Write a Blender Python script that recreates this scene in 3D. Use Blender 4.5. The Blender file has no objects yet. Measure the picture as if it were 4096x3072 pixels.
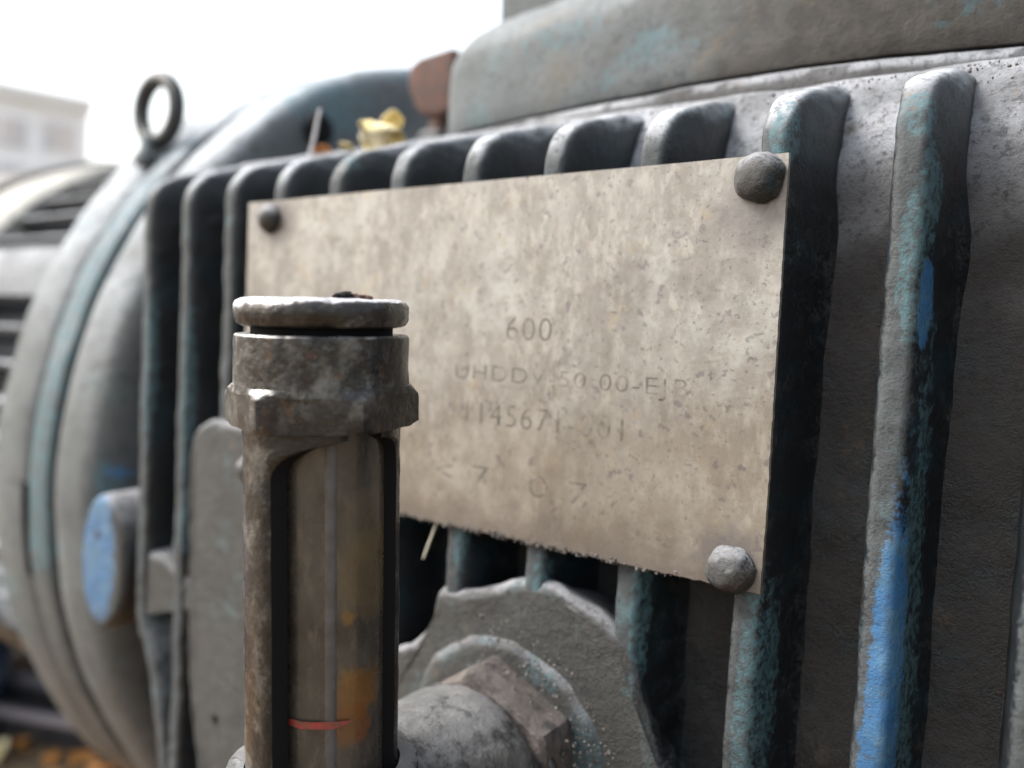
import bpy, bmesh, math, random
import numpy as np
from mathutils import Vector, Matrix, noise

# ------------------------------------------------------------------ camera, light, exposure
scene = bpy.context.scene
COL = scene.collection
rad = math.radians

cam_data = bpy.data.cameras.new('camera')
cam = bpy.data.objects.new('camera', cam_data)
COL.objects.link(cam)
CAMP = Vector((0.24741, -0.18509, -0.04433))
cam.matrix_world = Matrix(((0.81637574, -0.07017273, 0.57324204, CAMP.x),
                           (0.57564123, 0.01884925, -0.8174851, CAMP.y),
                           (0.04655998, 0.99735675, 0.05578239, CAMP.z),
                           (0, 0, 0, 1)))
cam_data.sensor_fit = 'HORIZONTAL'
cam_data.sensor_width = 36.0
cam_data.lens = 28.318
cam_data.clip_start = 0.01
cam_data.clip_end = 2000.0
cam_data.dof.use_dof = True
cam_data.dof.focus_distance = 0.180
cam_data.dof.aperture_fstop = 6.5
scene.camera = cam

SUN_EL, SUN_AZ = rad(48), rad(-118)      # azimuth measured as atan2(x, y) of the direction to the sun
world = bpy.data.worlds.new("World")
scene.world = world
world.use_nodes = True
wn, wl = world.node_tree.nodes, world.node_tree.links
bg = wn['Background']
sky = wn.new('ShaderNodeTexSky')
sky.sky_type = 'NISHITA'
sky.sun_disc = False
sky.sun_elevation = SUN_EL
sky.sun_rotation = SUN_AZ
sky.altitude = 0
sky.air_density = 1.6
sky.dust_density = 6.0
sky.ozone_density = 1.0
hsv = wn.new('ShaderNodeHueSaturation')
hsv.inputs['Saturation'].default_value = 0.5      # an overcast veil: nearly colourless
wl.new(sky.outputs[0], hsv.inputs['Color'])
wl.new(hsv.outputs[0], bg.inputs['Color'])
bg.inputs['Strength'].default_value = 0.15

sun_d = bpy.data.lights.new('sun', 'SUN')
sun_d.energy = 1.4
sun_d.angle = rad(24)
sun_d.color = (1.0, 0.99, 0.97)
sun = bpy.data.objects.new('sun', sun_d)
COL.objects.link(sun)
sdir = Vector((math.sin(SUN_AZ) * math.cos(SUN_EL), math.cos(SUN_AZ) * math.cos(SUN_EL), math.sin(SUN_EL)))
sun.rotation_euler = (-sdir).to_track_quat('-Z', 'Y').to_euler()

scene.view_settings.view_transform = 'Standard'
scene.view_settings.look = 'None'
scene.view_settings.gamma = 1.0
scene.view_settings.exposure = 1.6

rng = random.Random(7)

# ------------------------------------------------------------------ helpers
def fbm(x, y, z, s, o=3):
    return noise.fractal(Vector((x * s, y * s, z * s)), 1.0, 2.0, o)

def link(name, me, mat=None, parent=None, **props):
    o = bpy.data.objects.new(name, me)
    COL.objects.link(o)
    if mat is not None and me is not None and not me.materials:
        me.materials.append(mat)
    if parent is not None:
        o.parent = parent
        o.matrix_parent_inverse = parent.matrix_world.inverted()
    for k, v in props.items():
        o[k] = v
    return o

def mesh(name, vs, fs, smooth=True, sharp=None):
    me = bpy.data.meshes.new(name)
    me.from_pydata([tuple(v) for v in vs], [], fs)
    me.update()
    if smooth:
        me.polygons.foreach_set('use_smooth', [True] * len(me.polygons))
        if sharp:
            me.set_sharp_from_angle(angle=rad(sharp))
    return me

def fix_normals(me):
    bm = bmesh.new(); bm.from_mesh(me)
    bmesh.ops.recalc_face_normals(bm, faces=bm.faces)
    bm.to_mesh(me); bm.free()

def empty(name, loc, label, category, group=None):
    o = bpy.data.objects.new(name, None)
    o.empty_display_size = 0.02
    COL.objects.link(o)
    o.location = loc
    bpy.context.view_layer.update()
    o['label'] = label; o['category'] = category
    if group: o['group'] = group
    return o

def grid_mesh(name, rows, closed_u=False, closed_v=False, cap=False, smooth=True, sharp=None):
    nr, nc = len(rows), len(rows[0])
    vs = [v for r in rows for v in r]
    fs = []
    for i in range(nr if closed_v else nr - 1):
        i2 = (i + 1) % nr
        for j in range(nc if closed_u else nc - 1):
            j2 = (j + 1) % nc
            fs.append((i * nc + j, i * nc + j2, i2 * nc + j2, i2 * nc + j))
    if cap:
        fs.append(tuple(range(nc))[::-1])
        fs.append(tuple(range((nr - 1) * nc, nr * nc)))
    me = mesh(name, vs, fs, smooth, sharp)
    fix_normals(me)
    return me

def lathe(name, prof, origin, axis=Vector((0, 0, 1)), seg=64, wob=0.0, ws=200, sharp=40, a0=0, a1=2 * math.pi, ref=None, rfun=None):
    """prof: list of (h, r) along axis"""
    axis = Vector(axis).normalized(); origin = Vector(origin)
    ref = Vector(ref) if ref else (Vector((1, 0, 0)) if abs(axis.x) < .9 else Vector((0, 1, 0)))
    u = (ref - axis * ref.dot(axis)).normalized(); v = axis.cross(u)
    full = abs((a1 - a0) - 2 * math.pi) < 1e-6
    rows = []
    for h, r in prof:
        row = []
        for k in range(seg if full else seg + 1):
            a = a0 + (a1 - a0) * k / seg
            rr = r * (rfun(a) if rfun else 1)
            p = origin + axis * h + (u * math.cos(a) + v * math.sin(a)) * rr
            if wob and r > 1e-5:
                p = p + (u * math.cos(a) + v * math.sin(a)) * wob * fbm(p.x, p.y, p.z, ws) + axis * wob * .5 * fbm(p.x + 3, p.y, p.z, ws)
            row.append(p)
        rows.append(row)
    return grid_mesh(name, rows, closed_u=full, smooth=True, sharp=sharp)

def round_prof(h0, h1, r, b, n=4, inner=0.0):
    """closed lathe profile of a disc from h0 to h1 with rounded rims of bevel b"""
    p = [(h0, inner), (h0, r - b)]
    for i in range(1, n + 1):
        a = i / n * math.pi / 2
        p.append((h0 + b - b * math.cos(a), r - b + b * math.sin(a)))
    for i in range(0, n + 1):
        a = i / n * math.pi / 2
        p.append((h1 - b + b * math.sin(a), r - b + b * math.cos(a)))
    p.append((h1, inner))
    return p

def resample(pts, step):
    out = []
    n = len(pts)
    for i in range(n):
        a, b = Vector(pts[i]), Vector(pts[(i + 1) % n])
        k = max(1, int((b - a).length / step))
        for j in range(k):
            out.append(a.lerp(b, j / k))
    return out

def smooth_loop(pts, it=3):
    for _ in range(it):
        n = len(pts)
        pts = [(pts[i - 1] + pts[i] * 2 + pts[(i + 1) % n]) / 4 for i in range(n)]
    return pts

def slab(name, outline, y_back, y_front, bevel, draft=0.0, step=.003, sm=3, wob=.0004, frame=None, nb=4, rings=False):
    """outline in (x, z), extruded from y_back (far) to y_front (near camera), rounded front edge"""
    pts = smooth_loop(resample([Vector((p[0], p[1])) for p in outline], step), sm)
    n = len(pts)
    area = sum(pts[i].x * pts[(i + 1) % n].y - pts[(i + 1) % n].x * pts[i].y for i in range(n))
    sgn = 1 if area > 0 else -1
    def off(d):
        r = []
        for i in range(n):
            t = (pts[(i + 1) % n] - pts[i - 1])
            t.normalize()
            nn = Vector((t.y, -t.x)) * sgn
            r.append(pts[i] + nn * d)
        return r
    loops = [(off(draft), y_back), (off(draft * .4), y_front + (y_back - y_front) * .45), (off(0), y_front + bevel)]
    for i in range(1, nb + 1):
        a = i / nb * math.pi / 2
        loops.append((off(-bevel * (1 - math.cos(a))), y_front + bevel - bevel * math.sin(a)))
    rows = []
    for lp, y in loops:
        rows.append([Vector((p.x + wob * fbm(p.x, y, p.y, 130), y + wob * fbm(p.x, y, p.y + 7, 130), p.y + wob * fbm(p.x, y + 5, p.y, 130))) for p in lp])
    me = bpy.data.meshes.new(name)
    bm = bmesh.new()
    vr = [[bm.verts.new(v) for v in r] for r in rows]
    for a, b in zip(vr, vr[1:]):
        for j in range(n):
            bm.faces.new((a[j], a[(j + 1) % n], b[(j + 1) % n], b[j]))
    if rings:
        cc = sum((v.co for v in vr[-1]), Vector()) / n
        for kk in (.85, .68, .5, .33, .16):
            vr.append([bm.verts.new(cc + (v.co - cc) * kk) for v in vr[len(vr) - 1 if False else 6]])
            a, b = (vr[-2], vr[-1])
            for j in range(n):
                bm.faces.new((a[j], a[(j + 1) % n], b[(j + 1) % n], b[j]))
    f = bm.faces.new(vr[-1])
    bmesh.ops.triangulate(bm, faces=[f])
    bmesh.ops.recalc_face_normals(bm, faces=bm.faces)
    for f in bm.faces: f.smooth = True
    bm.to_mesh(me); bm.free()
    me.set_sharp_from_angle(angle=rad(50))
    if frame:
        me.transform(frame)
    return me

def box_mesh(name, size, bev=0.0, seg=2):
    me = bpy.data.meshes.new(name)
    bm = bmesh.new()
    bmesh.ops.create_cube(bm, size=1)
    bmesh.ops.scale(bm, vec=size, verts=bm.verts)
    if bev:
        bmesh.ops.bevel(bm, geom=list(bm.edges), offset=bev, segments=seg, profile=.5, affect='EDGES')
    for f in bm.faces: f.smooth = True
    bm.to_mesh(me); bm.free()
    me.set_sharp_from_angle(angle=rad(40))
    return me

def blob(name, size, seed, sub=3, amp=.35, sc=1.3):
    me = bpy.data.meshes.new(name)
    bm = bmesh.new()
    bmesh.ops.create_icosphere(bm, subdivisions=sub, radius=1)
    for v in bm.verts:
        k = 1 + amp * noise.fractal(v.co * sc + Vector((seed, seed * 2, 0)), 1, 2, 3)
        v.co = Vector((v.co.x * size[0] * k, v.co.y * size[1] * k, v.co.z * size[2] * k))
    for f in bm.faces: f.smooth = True
    bm.to_mesh(me); bm.free()
    return me

# ------------------------------------------------------------------ materials
class MB:
    def __init__(s, name, k=.76):
        s.k = k
        s.m = bpy.data.materials.new(name)
        s.m.use_nodes = True
        s.t = s.m.node_tree
        s.N, s.L = s.t.nodes, s.t.links
        s.b = s.N['Principled BSDF']
        s.g = s.N.new('ShaderNodeNewGeometry')
    def set(s, sock, v):
        if hasattr(v, 'links') or isinstance(v, bpy.types.NodeSocket): s.L.new(v, sock)
        else: sock.default_value = v
    def math(s, op, a, b=0.0, c=None, clamp=False):
        n = s.N.new('ShaderNodeMath'); n.operation = op; n.use_clamp = clamp
        s.set(n.inputs[0], a); s.set(n.inputs[1], b)
        if c is not None: s.set(n.inputs[2], c)
        return n.outputs[0]
    def noise(s, scale, detail=3, rough=.55, vec=None, stretch=None, dist=0.0, off=None):
        n = s.N.new('ShaderNodeTexNoise')
        n.inputs['Scale'].default_value = scale
        n.inputs['Detail'].default_value = detail
        n.inputs['Roughness'].default_value = rough
        n.inputs['Distortion'].default_value = dist
        v = vec if vec is not None else s.g.outputs['Position']
        if stretch or off:
            mp = s.N.new('ShaderNodeMapping')
            if stretch: mp.inputs['Scale'].default_value = stretch
            if off: mp.inputs['Location'].default_value = off
            s.L.new(v, mp.inputs['Vector']); v = mp.outputs[0]
        s.L.new(v, n.inputs['Vector'])
        return n.outputs[0]
    def voro(s, scale, feature='F1'):
        n = s.N.new('ShaderNodeTexVoronoi'); n.feature = feature
        n.inputs['Scale'].default_value = scale
        s.L.new(s.g.outputs['Position'], n.inputs['Vector'])
        return n.outputs[0]
    def step(s, v, lo, hi, a=0.0, b=1.0):
        n = s.N.new('ShaderNodeMapRange'); n.interpolation_type = 'SMOOTHSTEP'
        s.set(n.inputs[0], v)
        n.inputs[1].default_value = lo; n.inputs[2].default_value = hi
        n.inputs[3].default_value = a; n.inputs[4].default_value = b
        return n.outputs[0]
    def mix(s, f, a, b):
        n = s.N.new('ShaderNodeMix'); n.data_type = 'RGBA'
        s.set(n.inputs[0], f)
        for sock, v in ((n.inputs[6], a), (n.inputs[7], b)):
            if isinstance(v, tuple): sock.default_value = (v[0] * s.k, v[1] * s.k, v[2] * s.k, 1)
            else: s.L.new(v, sock)
        return n.outputs[2]
    def attr(s, name):
        n = s.N.new('ShaderNodeAttribute'); n.attribute_name = name
        return n.outputs['Fac']
    def bump(s, h, dist, strength=1.0, prev=None):
        n = s.N.new('ShaderNodeBump')
        n.inputs['Distance'].default_value = dist
        n.inputs['Strength'].default_value = strength
        s.L.new(h, n.inputs['Height'])
        if prev is not None: s.L.new(prev, n.inputs['Normal'])
        return n.outputs[0]
    def sepn(s):
        n = s.N.new('ShaderNodeSeparateXYZ'); s.L.new(s.g.outputs['Normal'], n.inputs[0])
        return n.outputs
    def sepp(s):
        n = s.N.new('ShaderNodeSeparateXYZ'); s.L.new(s.g.outputs['Position'], n.inputs[0])
        return n.outputs
    def out(s, color, rough=.6, metal=0.0, normal=None, **kw):
        s.set(s.b.inputs['Base Color'], color if not isinstance(color, tuple) else (color[0] * s.k, color[1] * s.k, color[2] * s.k, 1))
        s.set(s.b.inputs['Roughness'], rough)
        s.set(s.b.inputs['Metallic'], metal)
        if normal is not None: s.L.new(normal, s.b.inputs['Normal'])
        for k, v in kw.items(): s.b.inputs[k.replace('_', ' ')].default_value = v
        return s.m

def cast_iron(name, wx=0.0, wy=.55, wz=.8, bias=-.25, front=(.098, .114, .122), top=(.60, .63, .68),
              dark=(.012, .017, .023), teal_amt=.5, scale=1.0, namp=.5, bumpd=.0005, streak=True, tealk=.27, tz=(.12, .75), brown_x=None, k=.48):
    """oily dark blue painted cast iron with dust lying on the sides that catch it"""
    m = MB(name, k)
    n = m.sepn()
    big = m.noise(38 * scale, 5, .6)
    mid = m.noise(190 * scale, 5, .62)
    fine = m.noise(900 * scale, 4, .7)
    d = m.math('MULTIPLY', n[2], wz)
    d = m.math('MULTIPLY_ADD', n[1], -wy, d)
    d = m.math('MULTIPLY_ADD', n[0], wx, d)
    d = m.math('ADD', d, bias)
    d = m.math('MULTIPLY_ADD', m.math('SUBTRACT', mid, .5), namp, d)
    d = m.math('MULTIPLY_ADD', m.math('SUBTRACT', big, .5), namp, d)
    d = m.math('MULTIPLY_ADD', m.math('SUBTRACT', fine, .5), namp * 2.2, d)
    dust = m.step(d, -.12, .30)
    # dark coat: navy with teal hints and rust
    coat = m.mix(m.step(m.noise(60 * scale, 4, .6, off=(3, 1, 2)), .52, .68), dark, (.012, .036, .052))
    coat = m.mix(m.step(m.noise(120 * scale, 5, .7, off=(9, 4, 2)), .60, .72, 0, .8), coat, (.055, .018, .009))
    coat = m.mix(m.step(m.noise(1300 * scale, 3, .7, off=(1, 4, 8)), .58, .75, 0, .6), coat, (.09, .085, .075))
    # dust colour: bluish pale on top faces, brown grey on upright faces
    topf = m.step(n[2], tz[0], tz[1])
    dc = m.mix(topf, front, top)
    dc = m.mix(m.step(big, .40, .66, 0, .6), dc, tuple(c * .62 for c in front))
    dc = m.mix(m.step(m.noise(75 * scale, 4, .6, off=(5, 5, 1)), .56, .70, 0, teal_amt), dc, (.14, .235, .255))
    dc = m.mix(m.step(m.noise(100 * scale, 4, .6, off=(15, 5, 1)), .62, .72, 0, .5), dc, (.22, .165, .12))
    dc = m.mix(m.step(m.noise(420 * scale, 5, .7, off=(8, 2, 2)), .50, .66, 0, .62), dc, tuple(c * .38 for c in front))
    dc = m.mix(m.step(fine, .58, .68, 0, .75), dc, (.035, .033, .032))
    col = m.mix(dust, coat, dc)
    if brown_x:
        px = m.math('MULTIPLY_ADD', m.math('SUBTRACT', m.noise(28, 4, .6, off=(4, 4, 4)), .5), .22, m.sepp()[0])
        col = m.mix(m.step(px, brown_x[0], brown_x[1], 0, .92), col, m.mix(m.step(mid, .4, .6), (.055, .048, .042), (.092, .080, .068)))
        tan = m.step(m.noise(24, 4, .6, off=(1, 6, 2)), .55, .62, 0, .7)
        col = m.mix(m.math('MULTIPLY', tan, m.step(px, .07, .15)), col, (.175, .145, .11))
    # paint showing
    wob = m.math('SUBTRACT', m.noise(260 * scale, 5, .65), .5)
    teal = m.step(m.math('MULTIPLY_ADD', wob, 1.3, m.attr('teal')), .34, .52)
    col = m.mix(m.math('MULTIPLY', teal, m.step(m.noise(520 * scale, 4, .7, off=(3, 3, 3)), .36, .60, 0, tealk * 1.6)), col, (.11, .24, .285))
    blue = m.step(m.math('MULTIPLY_ADD', m.math('SUBTRACT', fine, .5), .5, m.math('MULTIPLY_ADD', wob, .7, m.attr('paint'))), .26, .46)
    bcol = m.mix(m.step(m.noise(170 * scale, 4, .6, off=(2, 8, 1)), .4, .65), (.060, .215, .47), (.11, .27, .45))
    bcol = m.mix(m.step(m.noise(700 * scale, 3, .6, off=(2, 8, 4)), .56, .70, 0, .75), bcol, (.10, .115, .12))
    col = m.mix(blue, col, bcol)
    rough = m.math('MULTIPLY_ADD', dust, .42, .42)
    rough = m.math('MULTIPLY_ADD', blue, -.3, rough)
    h = m.math('MULTIPLY_ADD', fine, .4, mid)
    nb = m.bump(h, bumpd, .9)
    nb = m.bump(m.noise(2000 * scale, 2, .6), bumpd * .3, .9, nb)
    return m.out(col, rough, 0.0, nb, Specular_IOR_Level=.45)

M_iron = cast_iron('gearbox_cast_iron', teal_amt=.7, tealk=.45)
M_floor = cast_iron('gearbox_wall_iron', wy=.40, wz=2.0, bias=-.34, front=(.075, .071, .070), top=(.48, .505, .55), teal_amt=.1, tz=(.05, .42), bumpd=.0010)
M_boss = cast_iron('boss_iron', k=.46, wy=.62, bias=-.22, front=(.088, .090, .086), top=(.50, .51, .55), namp=.95, bumpd=.0016)
M_cover = cast_iron('cover_iron', wx=-.45, wy=.50, wz=.8, bias=.0, front=(.155, .175, .185), top=(.25, .28, .30), teal_amt=.45, brown_x=(.10, .20), scale=.75, namp=.35)
M_bell = cast_iron('flange_iron', wx=.02, wy=.85, wz=.9, bias=.03, front=(.165, .18, .185), top=(.52, .57, .63), k=.54, dark=(.030, .036, .044), scale=.35, namp=.35, teal_amt=.45, tealk=.4)  # right-facing side thinned to dark coat, shade put into the colour
M_motor = cast_iron('motor_iron', wy=.12, wz=.85, bias=-.04, front=(.09, .095, .10), top=(.66, .71, .78), dark=(.022, .026, .032), scale=.3, namp=.25, teal_amt=.4)
M_rivet = cast_iron('rivet_iron', wx=-.25, wy=.5, wz=.7, bias=-.12, front=(.12, .12, .12), top=(.55, .56, .60), dark=(.03, .028, .026), scale=1.6, namp=1.3, teal_amt=.1)

# nameplate metal
m = MB('nameplate_metal', .74)
P = m.sepp()
c1 = m.mix(m.step(m.noise(55, 5, .6, stretch=(1, 1, .6)), .35, .68), (.205, .190, .170), (.31, .297, .275))
c1 = m.mix(m.step(m.noise(260, 5, .7, stretch=(1.3, 1, .6)), .42, .68, 0, .8), c1, (.40, .385, .35))
c1 = m.mix(m.step(m.noise(42, 5, .65, off=(4, 9, 1)), .50, .66, 0, .85), c1, (.40, .395, .37))
c1 = m.mix(m.step(m.noise(30, 5, .65, off=(14, 9, 1)), .52, .70, 0, .8), c1, (.165, .15, .135))
c1 = m.mix(m.step(m.noise(330, 4, .65, off=(4, 1, 1)), .54, .66, 0, .4), c1, (.21, .178, .145))
c1 = m.mix(m.step(m.noise(95, 4, .6, off=(8, 1, 1)), .52, .70, 0, .5), c1, (.225, .20, .182))
c1 = m.mix(m.step(m.noise(110, 3, .6, off=(3, 7, 2)), .60, .70, 0, .45), c1, (.33, .26, .17))
# more specks toward the right end, and old grime soaked along the lower edge and around the right rivets
g = m.math('MULTIPLY_ADD', P[0], 1.3, m.math('MULTIPLY', P[2], -1.0))
g = m.math('MULTIPLY_ADD', g, .18, -.02)
sp = m.step(m.math('ADD', m.noise(700, 3, .6, off=(1, 1, 6)), g), .62, .72, 0, .6)
c1 = m.mix(sp, c1, (.09, .083, .08))
wb = m.math('MULTIPLY_ADD', m.noise(26, 4, .6, off=(2, 5, 9)), .075, m.math('MULTIPLY', P[2], -1))
c1 = m.mix(m.step(wb, .070, .125, 0, .4), c1, (.26, .21, .145))
c1 = m.mix(m.step(m.math('ADD', m.noise(360, 2, .5, off=(21, 1, 6)), m.math('MULTIPLY', g, .5)), .64, .72, 0, .55), c1, (.12, .10, .115))
low = m.math('MULTIPLY_ADD', m.noise(140, 4, .6, off=(6, 2, 2)), .030, m.math('MULTIPLY', P[2], -1))
c1 = m.mix(m.step(low, .098, .117, 0, .8), c1, (.15, .125, .11))
def near(m, c, r0, r1):
    v = m.N.new('ShaderNodeVectorMath'); v.operation = 'DISTANCE'
    m.L.new(m.g.outputs['Position'], v.inputs[0]); v.inputs[1].default_value = c
    return m.step(m.math('MULTIPLY_ADD', m.noise(200, 4, .6), .008, v.outputs['Value']), r0, r1, 1, 0)
for c in ((.1851, -.002, -.012), (.1842, -.002, -.0955), (.0135, -.002, -.0075)):
    c1 = m.mix(m.math('MULTIPLY', near(m, c, .008, .017), .72), c1, (.12, .107, .105))
h = m.math('MULTIPLY_ADD', m.noise(900, 3, .6), .4, m.noise(200, 4, .6))
M_plate = m.out(c1, m.step(m.noise(80, 3), .3, .7, .38, .55), .30, m.bump(h, .00014, .7))
m = MB('stamped_groove'); M_stamp = m.out(m.mix(m.step(m.noise(200, 4, .7), .46, .64), (.115, .10, .082), (.225, .205, .172)), .75)

# gauge metals
def dirty_steel(name, a, b,  stain=(.028, .022, .018), light=(.33, .31, .285), lamt=.7, metal=.35, rough=(.22, .48), topl=True, rust=.5):
    m = MB(name, .64)
    n = m.sepn()
    c = m.mix(m.step(m.noise(110, 5, .65, dist=.4), .35, .65), a, b)
    c = m.mix(m.step(m.noise(38, 5, .7, off=(2, 8, 4)), .44, .54, 0, .85), c, tuple(v * .35 for v in b))
    c = m.mix(m.step(m.noise(85, 5, .7, off=(2, 3, 4)), .50, .60, 0, .95), c, stain)
    c = m.mix(m.step(m.noise(55, 5, .7, off=(7, 1, 4)), .52, .64, 0, .6), c, tuple(min(1, v * 1.9) for v in a))
    c = m.mix(m.step(m.noise(240, 4, .6, off=(5, 3, 4)), .60, .70, 0, rust), c, (.15, .065, .022))
    l = m.math('ADD', m.math('MULTIPLY', n[2], .8), m.math('MULTIPLY', n[0], -.55))  # paler upward and to the left: dust plus light painted from that side
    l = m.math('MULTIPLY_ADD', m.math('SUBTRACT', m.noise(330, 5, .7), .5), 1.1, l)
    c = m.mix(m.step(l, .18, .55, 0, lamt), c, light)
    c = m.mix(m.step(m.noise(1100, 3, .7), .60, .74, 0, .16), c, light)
    c = m.mix(m.step(m.noise(120, 5, .75, off=(6, 6, 1), stretch=(1, 1, .5)), .52, .60, 0, .7), c, (.018, .018, .020))
    bp = m.bump(m.math('MULTIPLY_ADD', m.noise(900, 3, .6), .22, m.noise(300, 4, .6)), .0006, .9)
    return m.out(c, m.step(m.noise(140, 3, off=(1, 1, 1)), .35, .65, rough[0], rough[1]), metal, bp)
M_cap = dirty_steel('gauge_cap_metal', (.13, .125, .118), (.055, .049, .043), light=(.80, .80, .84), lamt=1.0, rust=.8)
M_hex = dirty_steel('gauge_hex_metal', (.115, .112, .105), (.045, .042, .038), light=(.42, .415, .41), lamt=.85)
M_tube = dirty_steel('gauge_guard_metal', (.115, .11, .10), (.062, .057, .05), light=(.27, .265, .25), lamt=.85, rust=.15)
M_pipe = dirty_steel('pipe_metal', (.058, .056, .053), (.028, .027, .026), light=(.20, .205, .21), lamt=.7, rust=.25, metal=.0, rough=(.35,.7))
M_bush = dirty_steel('bushing_metal', (.125, .105, .098), (.085, .072, .067), stain=(.05, .042, .038), light=(.17, .15, .14), lamt=.4, rust=.1, metal=.1, rough=(.6, .8))

m = MB('sight_glass_oily')
P = m.sepp()
c = m.mix(m.step(m.noise(60, 4, .6), .35, .68), (.040, .034, .028), (.072, .064, .053))
c = m.mix(m.step(m.noise(420, 4, .65, stretch=(1, 1, .35)), .50, .68, 0, .55), c, (.12, .10, .078))
def spot(m, c, r0, r1, amp=.006):
    v = m.N.new('ShaderNodeVectorMath'); v.operation = 'DISTANCE'
    m.L.new(m.g.outputs['Position'], v.inputs[0]); v.inputs[1].default_value = c
    return m.step(m.math('MULTIPLY_ADD', m.noise(420, 4, .65), amp, v.outputs['Value']), r0, r1, 1, 0)
GL_SPOTS = []   # filled by node values below
sight_nodes = (m, c)

m = MB('red_level_paint'); M_red = m.out(m.mix(m.step(m.noise(600, 3), .4, .6), (.30, .035, .03), (.16, .05, .035)), .5)
m = MB('rusty_bolt_iron')
M_rust = m.out(m.mix(m.step(m.noise(130, 5, .65), .38, .62), (.105, .042, .028), (.060, .034, .027)), .85, 0, m.bump(m.noise(500, 4), .0006, .8))
m = MB('grime_crumbs'); M_crumb = m.out(m.mix(m.step(m.noise(600, 3), .4, .6), (.16, .15, .145), (.06, .052, .05)), .9)
m = MB('dry_leaf'); M_leaf = m.out(m.mix(m.step(m.noise(120, 4), .4, .6), (1.0, .93, .70), (.62, .50, .20)), .7)
m = MB('orange_leaf'); M_oleaf = m.out(m.mix(m.step(m.noise(60, 4), .4, .6), (.85, .42, .13), (.62, .25, .06)), .6)
m = MB('pale_stick'); M_stick = m.out((.62, .62, .66), .8)
m = MB('straw'); M_straw = m.out((.42, .40, .32), .8)
m = MB('gap_shade_dirt_black'); M_hole = m.out((.006, .006, .007), .8, Specular_IOR_Level=.12)  # near-black: painted shade in gaps and holes, also the dirt flake
m = MB('blue_plastic'); M_bplast = m.out(m.mix(m.step(m.noise(20, 3), .4, .6), (.05, .16, .42), (.10, .22, .42)), .4)
m = MB('base_steel'); M_base = m.out(m.mix(m.step(m.noise(16, 5, .6), .4, .62), (.030, .028, .032), (.085, .078, .08)), .75, 0, m.bump(m.noise(90, 4), .001, .6))
m = MB('ground_dirt')
c = m.mix(m.step(m.noise(9, 6, .65), .38, .62), (.24, .17, .10), (.12, .095, .07))
c = m.mix(m.step(m.noise(60, 5, .65), .50, .66, 0, .7), c, (.42, .30, .16))
M_ground = m.out(c, .95, 0, m.bump(m.noise(40, 6, .7), .01, .8))
m = MB('pale_wall_paint', 1.0); M_bwall = m.out(m.mix(m.step(m.noise(.8, 4), .4, .6), (.88, .91, .95), (.84, .87, .90)), .9)
m = MB('grey_window_pane', 1.0); M_pane = m.out(m.mix(m.step(m.noise(.9, 4), .35, .6), (.50, .51, .54), (.64, .60, .59)), .5)
m = MB('roof_tin', 1.0); M_roof = m.out((.72, .74, .76), .8)

# sight glass finish: brown oil stains and an orange rust smear at their own places on the tube
GA = Vector((.1150, -.0632, -.142))            # lower end of the gauge axis
GT = Vector((.1150, -.0676, -.042))            # upper end
GAX = (GT - GA).normalized()
TOC = Vector((.74, -.672, 0))                   # side the window faces
TOC = (TOC - GAX * TOC.dot(GAX)).normalized()
RGT = GAX.cross(TOC).normalized()
if RGT.x < 0: RGT = -RGT
def gpt(h, r, th):
    """point on the gauge: h above the lower reference, radius, angle from the window side"""
    return GA + GAX * h + (TOC * math.cos(th) + RGT * math.sin(th)) * r
m, c = sight_nodes
for (h, th, r0, r1, col, k) in ((.0215, .62, .0065, .0095, (.17, .075, .018), .85), (.0150, .50, .006, .009, (.16, .055, .01), .7),
                                (.0385, .45, .0035, .0055, (.20, .10, .02), .7), (.026, .42, .004, .006, (.19, .10, .02), .6),
                                (.024, .9, .005, .008, (.12, .065, .02), .4), (.058, .95, .009, .013, (.12, .095, .06), .4),
                                (.047, 1.0, .010, .015, (.15, .10, .04), .4)):
    c = m.mix(m.math('MULTIPLY', spot(m, gpt(h, .0122, th), r0, r1), k), c, col)
M_glass = m.out(c, m.step(m.noise(300, 4), .35, .65, .20, .38), .0, m.bump(m.noise(800, 3, .6), .00012, .6),
                Coat_Weight=.3, Coat_Roughness=.2, Specular_IOR_Level=.35)

# ------------------------------------------------------------------ ground and far things
gm = mesh('ground', [(-600, -600, -.435), (600, -600, -.435), (600, 600, -.435), (-600, 600, -.435)], [(0, 1, 2, 3)], False)
link('ground', gm, M_ground, kind='structure')

gear = empty('gearbox', (.12, .2, -.38), 'weathered dark blue ribbed gearbox housing carrying a worn metal nameplate', 'gearbox')

# ------------------------------------------------------------------ housing body
prof = [(.0225, -.38), (.0225, -.20), (.0225, -.12), (.0225, -.06), (.0230, -.045), (.0238, -.032), (.0252, -.018), (.0272, -.006), (.0298, .004), (.0328, .012),
        (.0362, .0185), (.0400, .0235), (.0432, .0268), (.0442, .0285), (.0460, .0294), (.052, .0297), (.10, .0300), (.30, .0300)]
fine = []
for (y0, z0), (y1, z1) in zip(prof, prof[1:]):
    k = max(1, int(math.hypot(y1 - y0, z1 - z0) / .004))
    for j in range(k): fine.append((y0 + (y1 - y0) * j / k, z0 + (z1 - z0) * j / k))
fine.append(prof[-1])
xs = [-.070 + .0045 * i for i in range(125)]
rows = []
for x in xs:
    rows.append([Vector((x, y + .0007 * fbm(x, y, z, 70) + .0003 * fbm(x, y, z, 300), z + (.0005 * fbm(x + 4, y, z, 70) if z > -.3 else 0))) for y, z in fine])
# close the solid behind
back = [(.5, .02), (.5, -.38)]
for r, x in zip(rows, xs):
    for y, z in back: r.append(Vector((x, y, z)))
me = grid_mesh('housing_wall', rows, closed_u=True, cap=True, sharp=55)
link('housing_wall', me, M_floor, gear)

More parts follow.
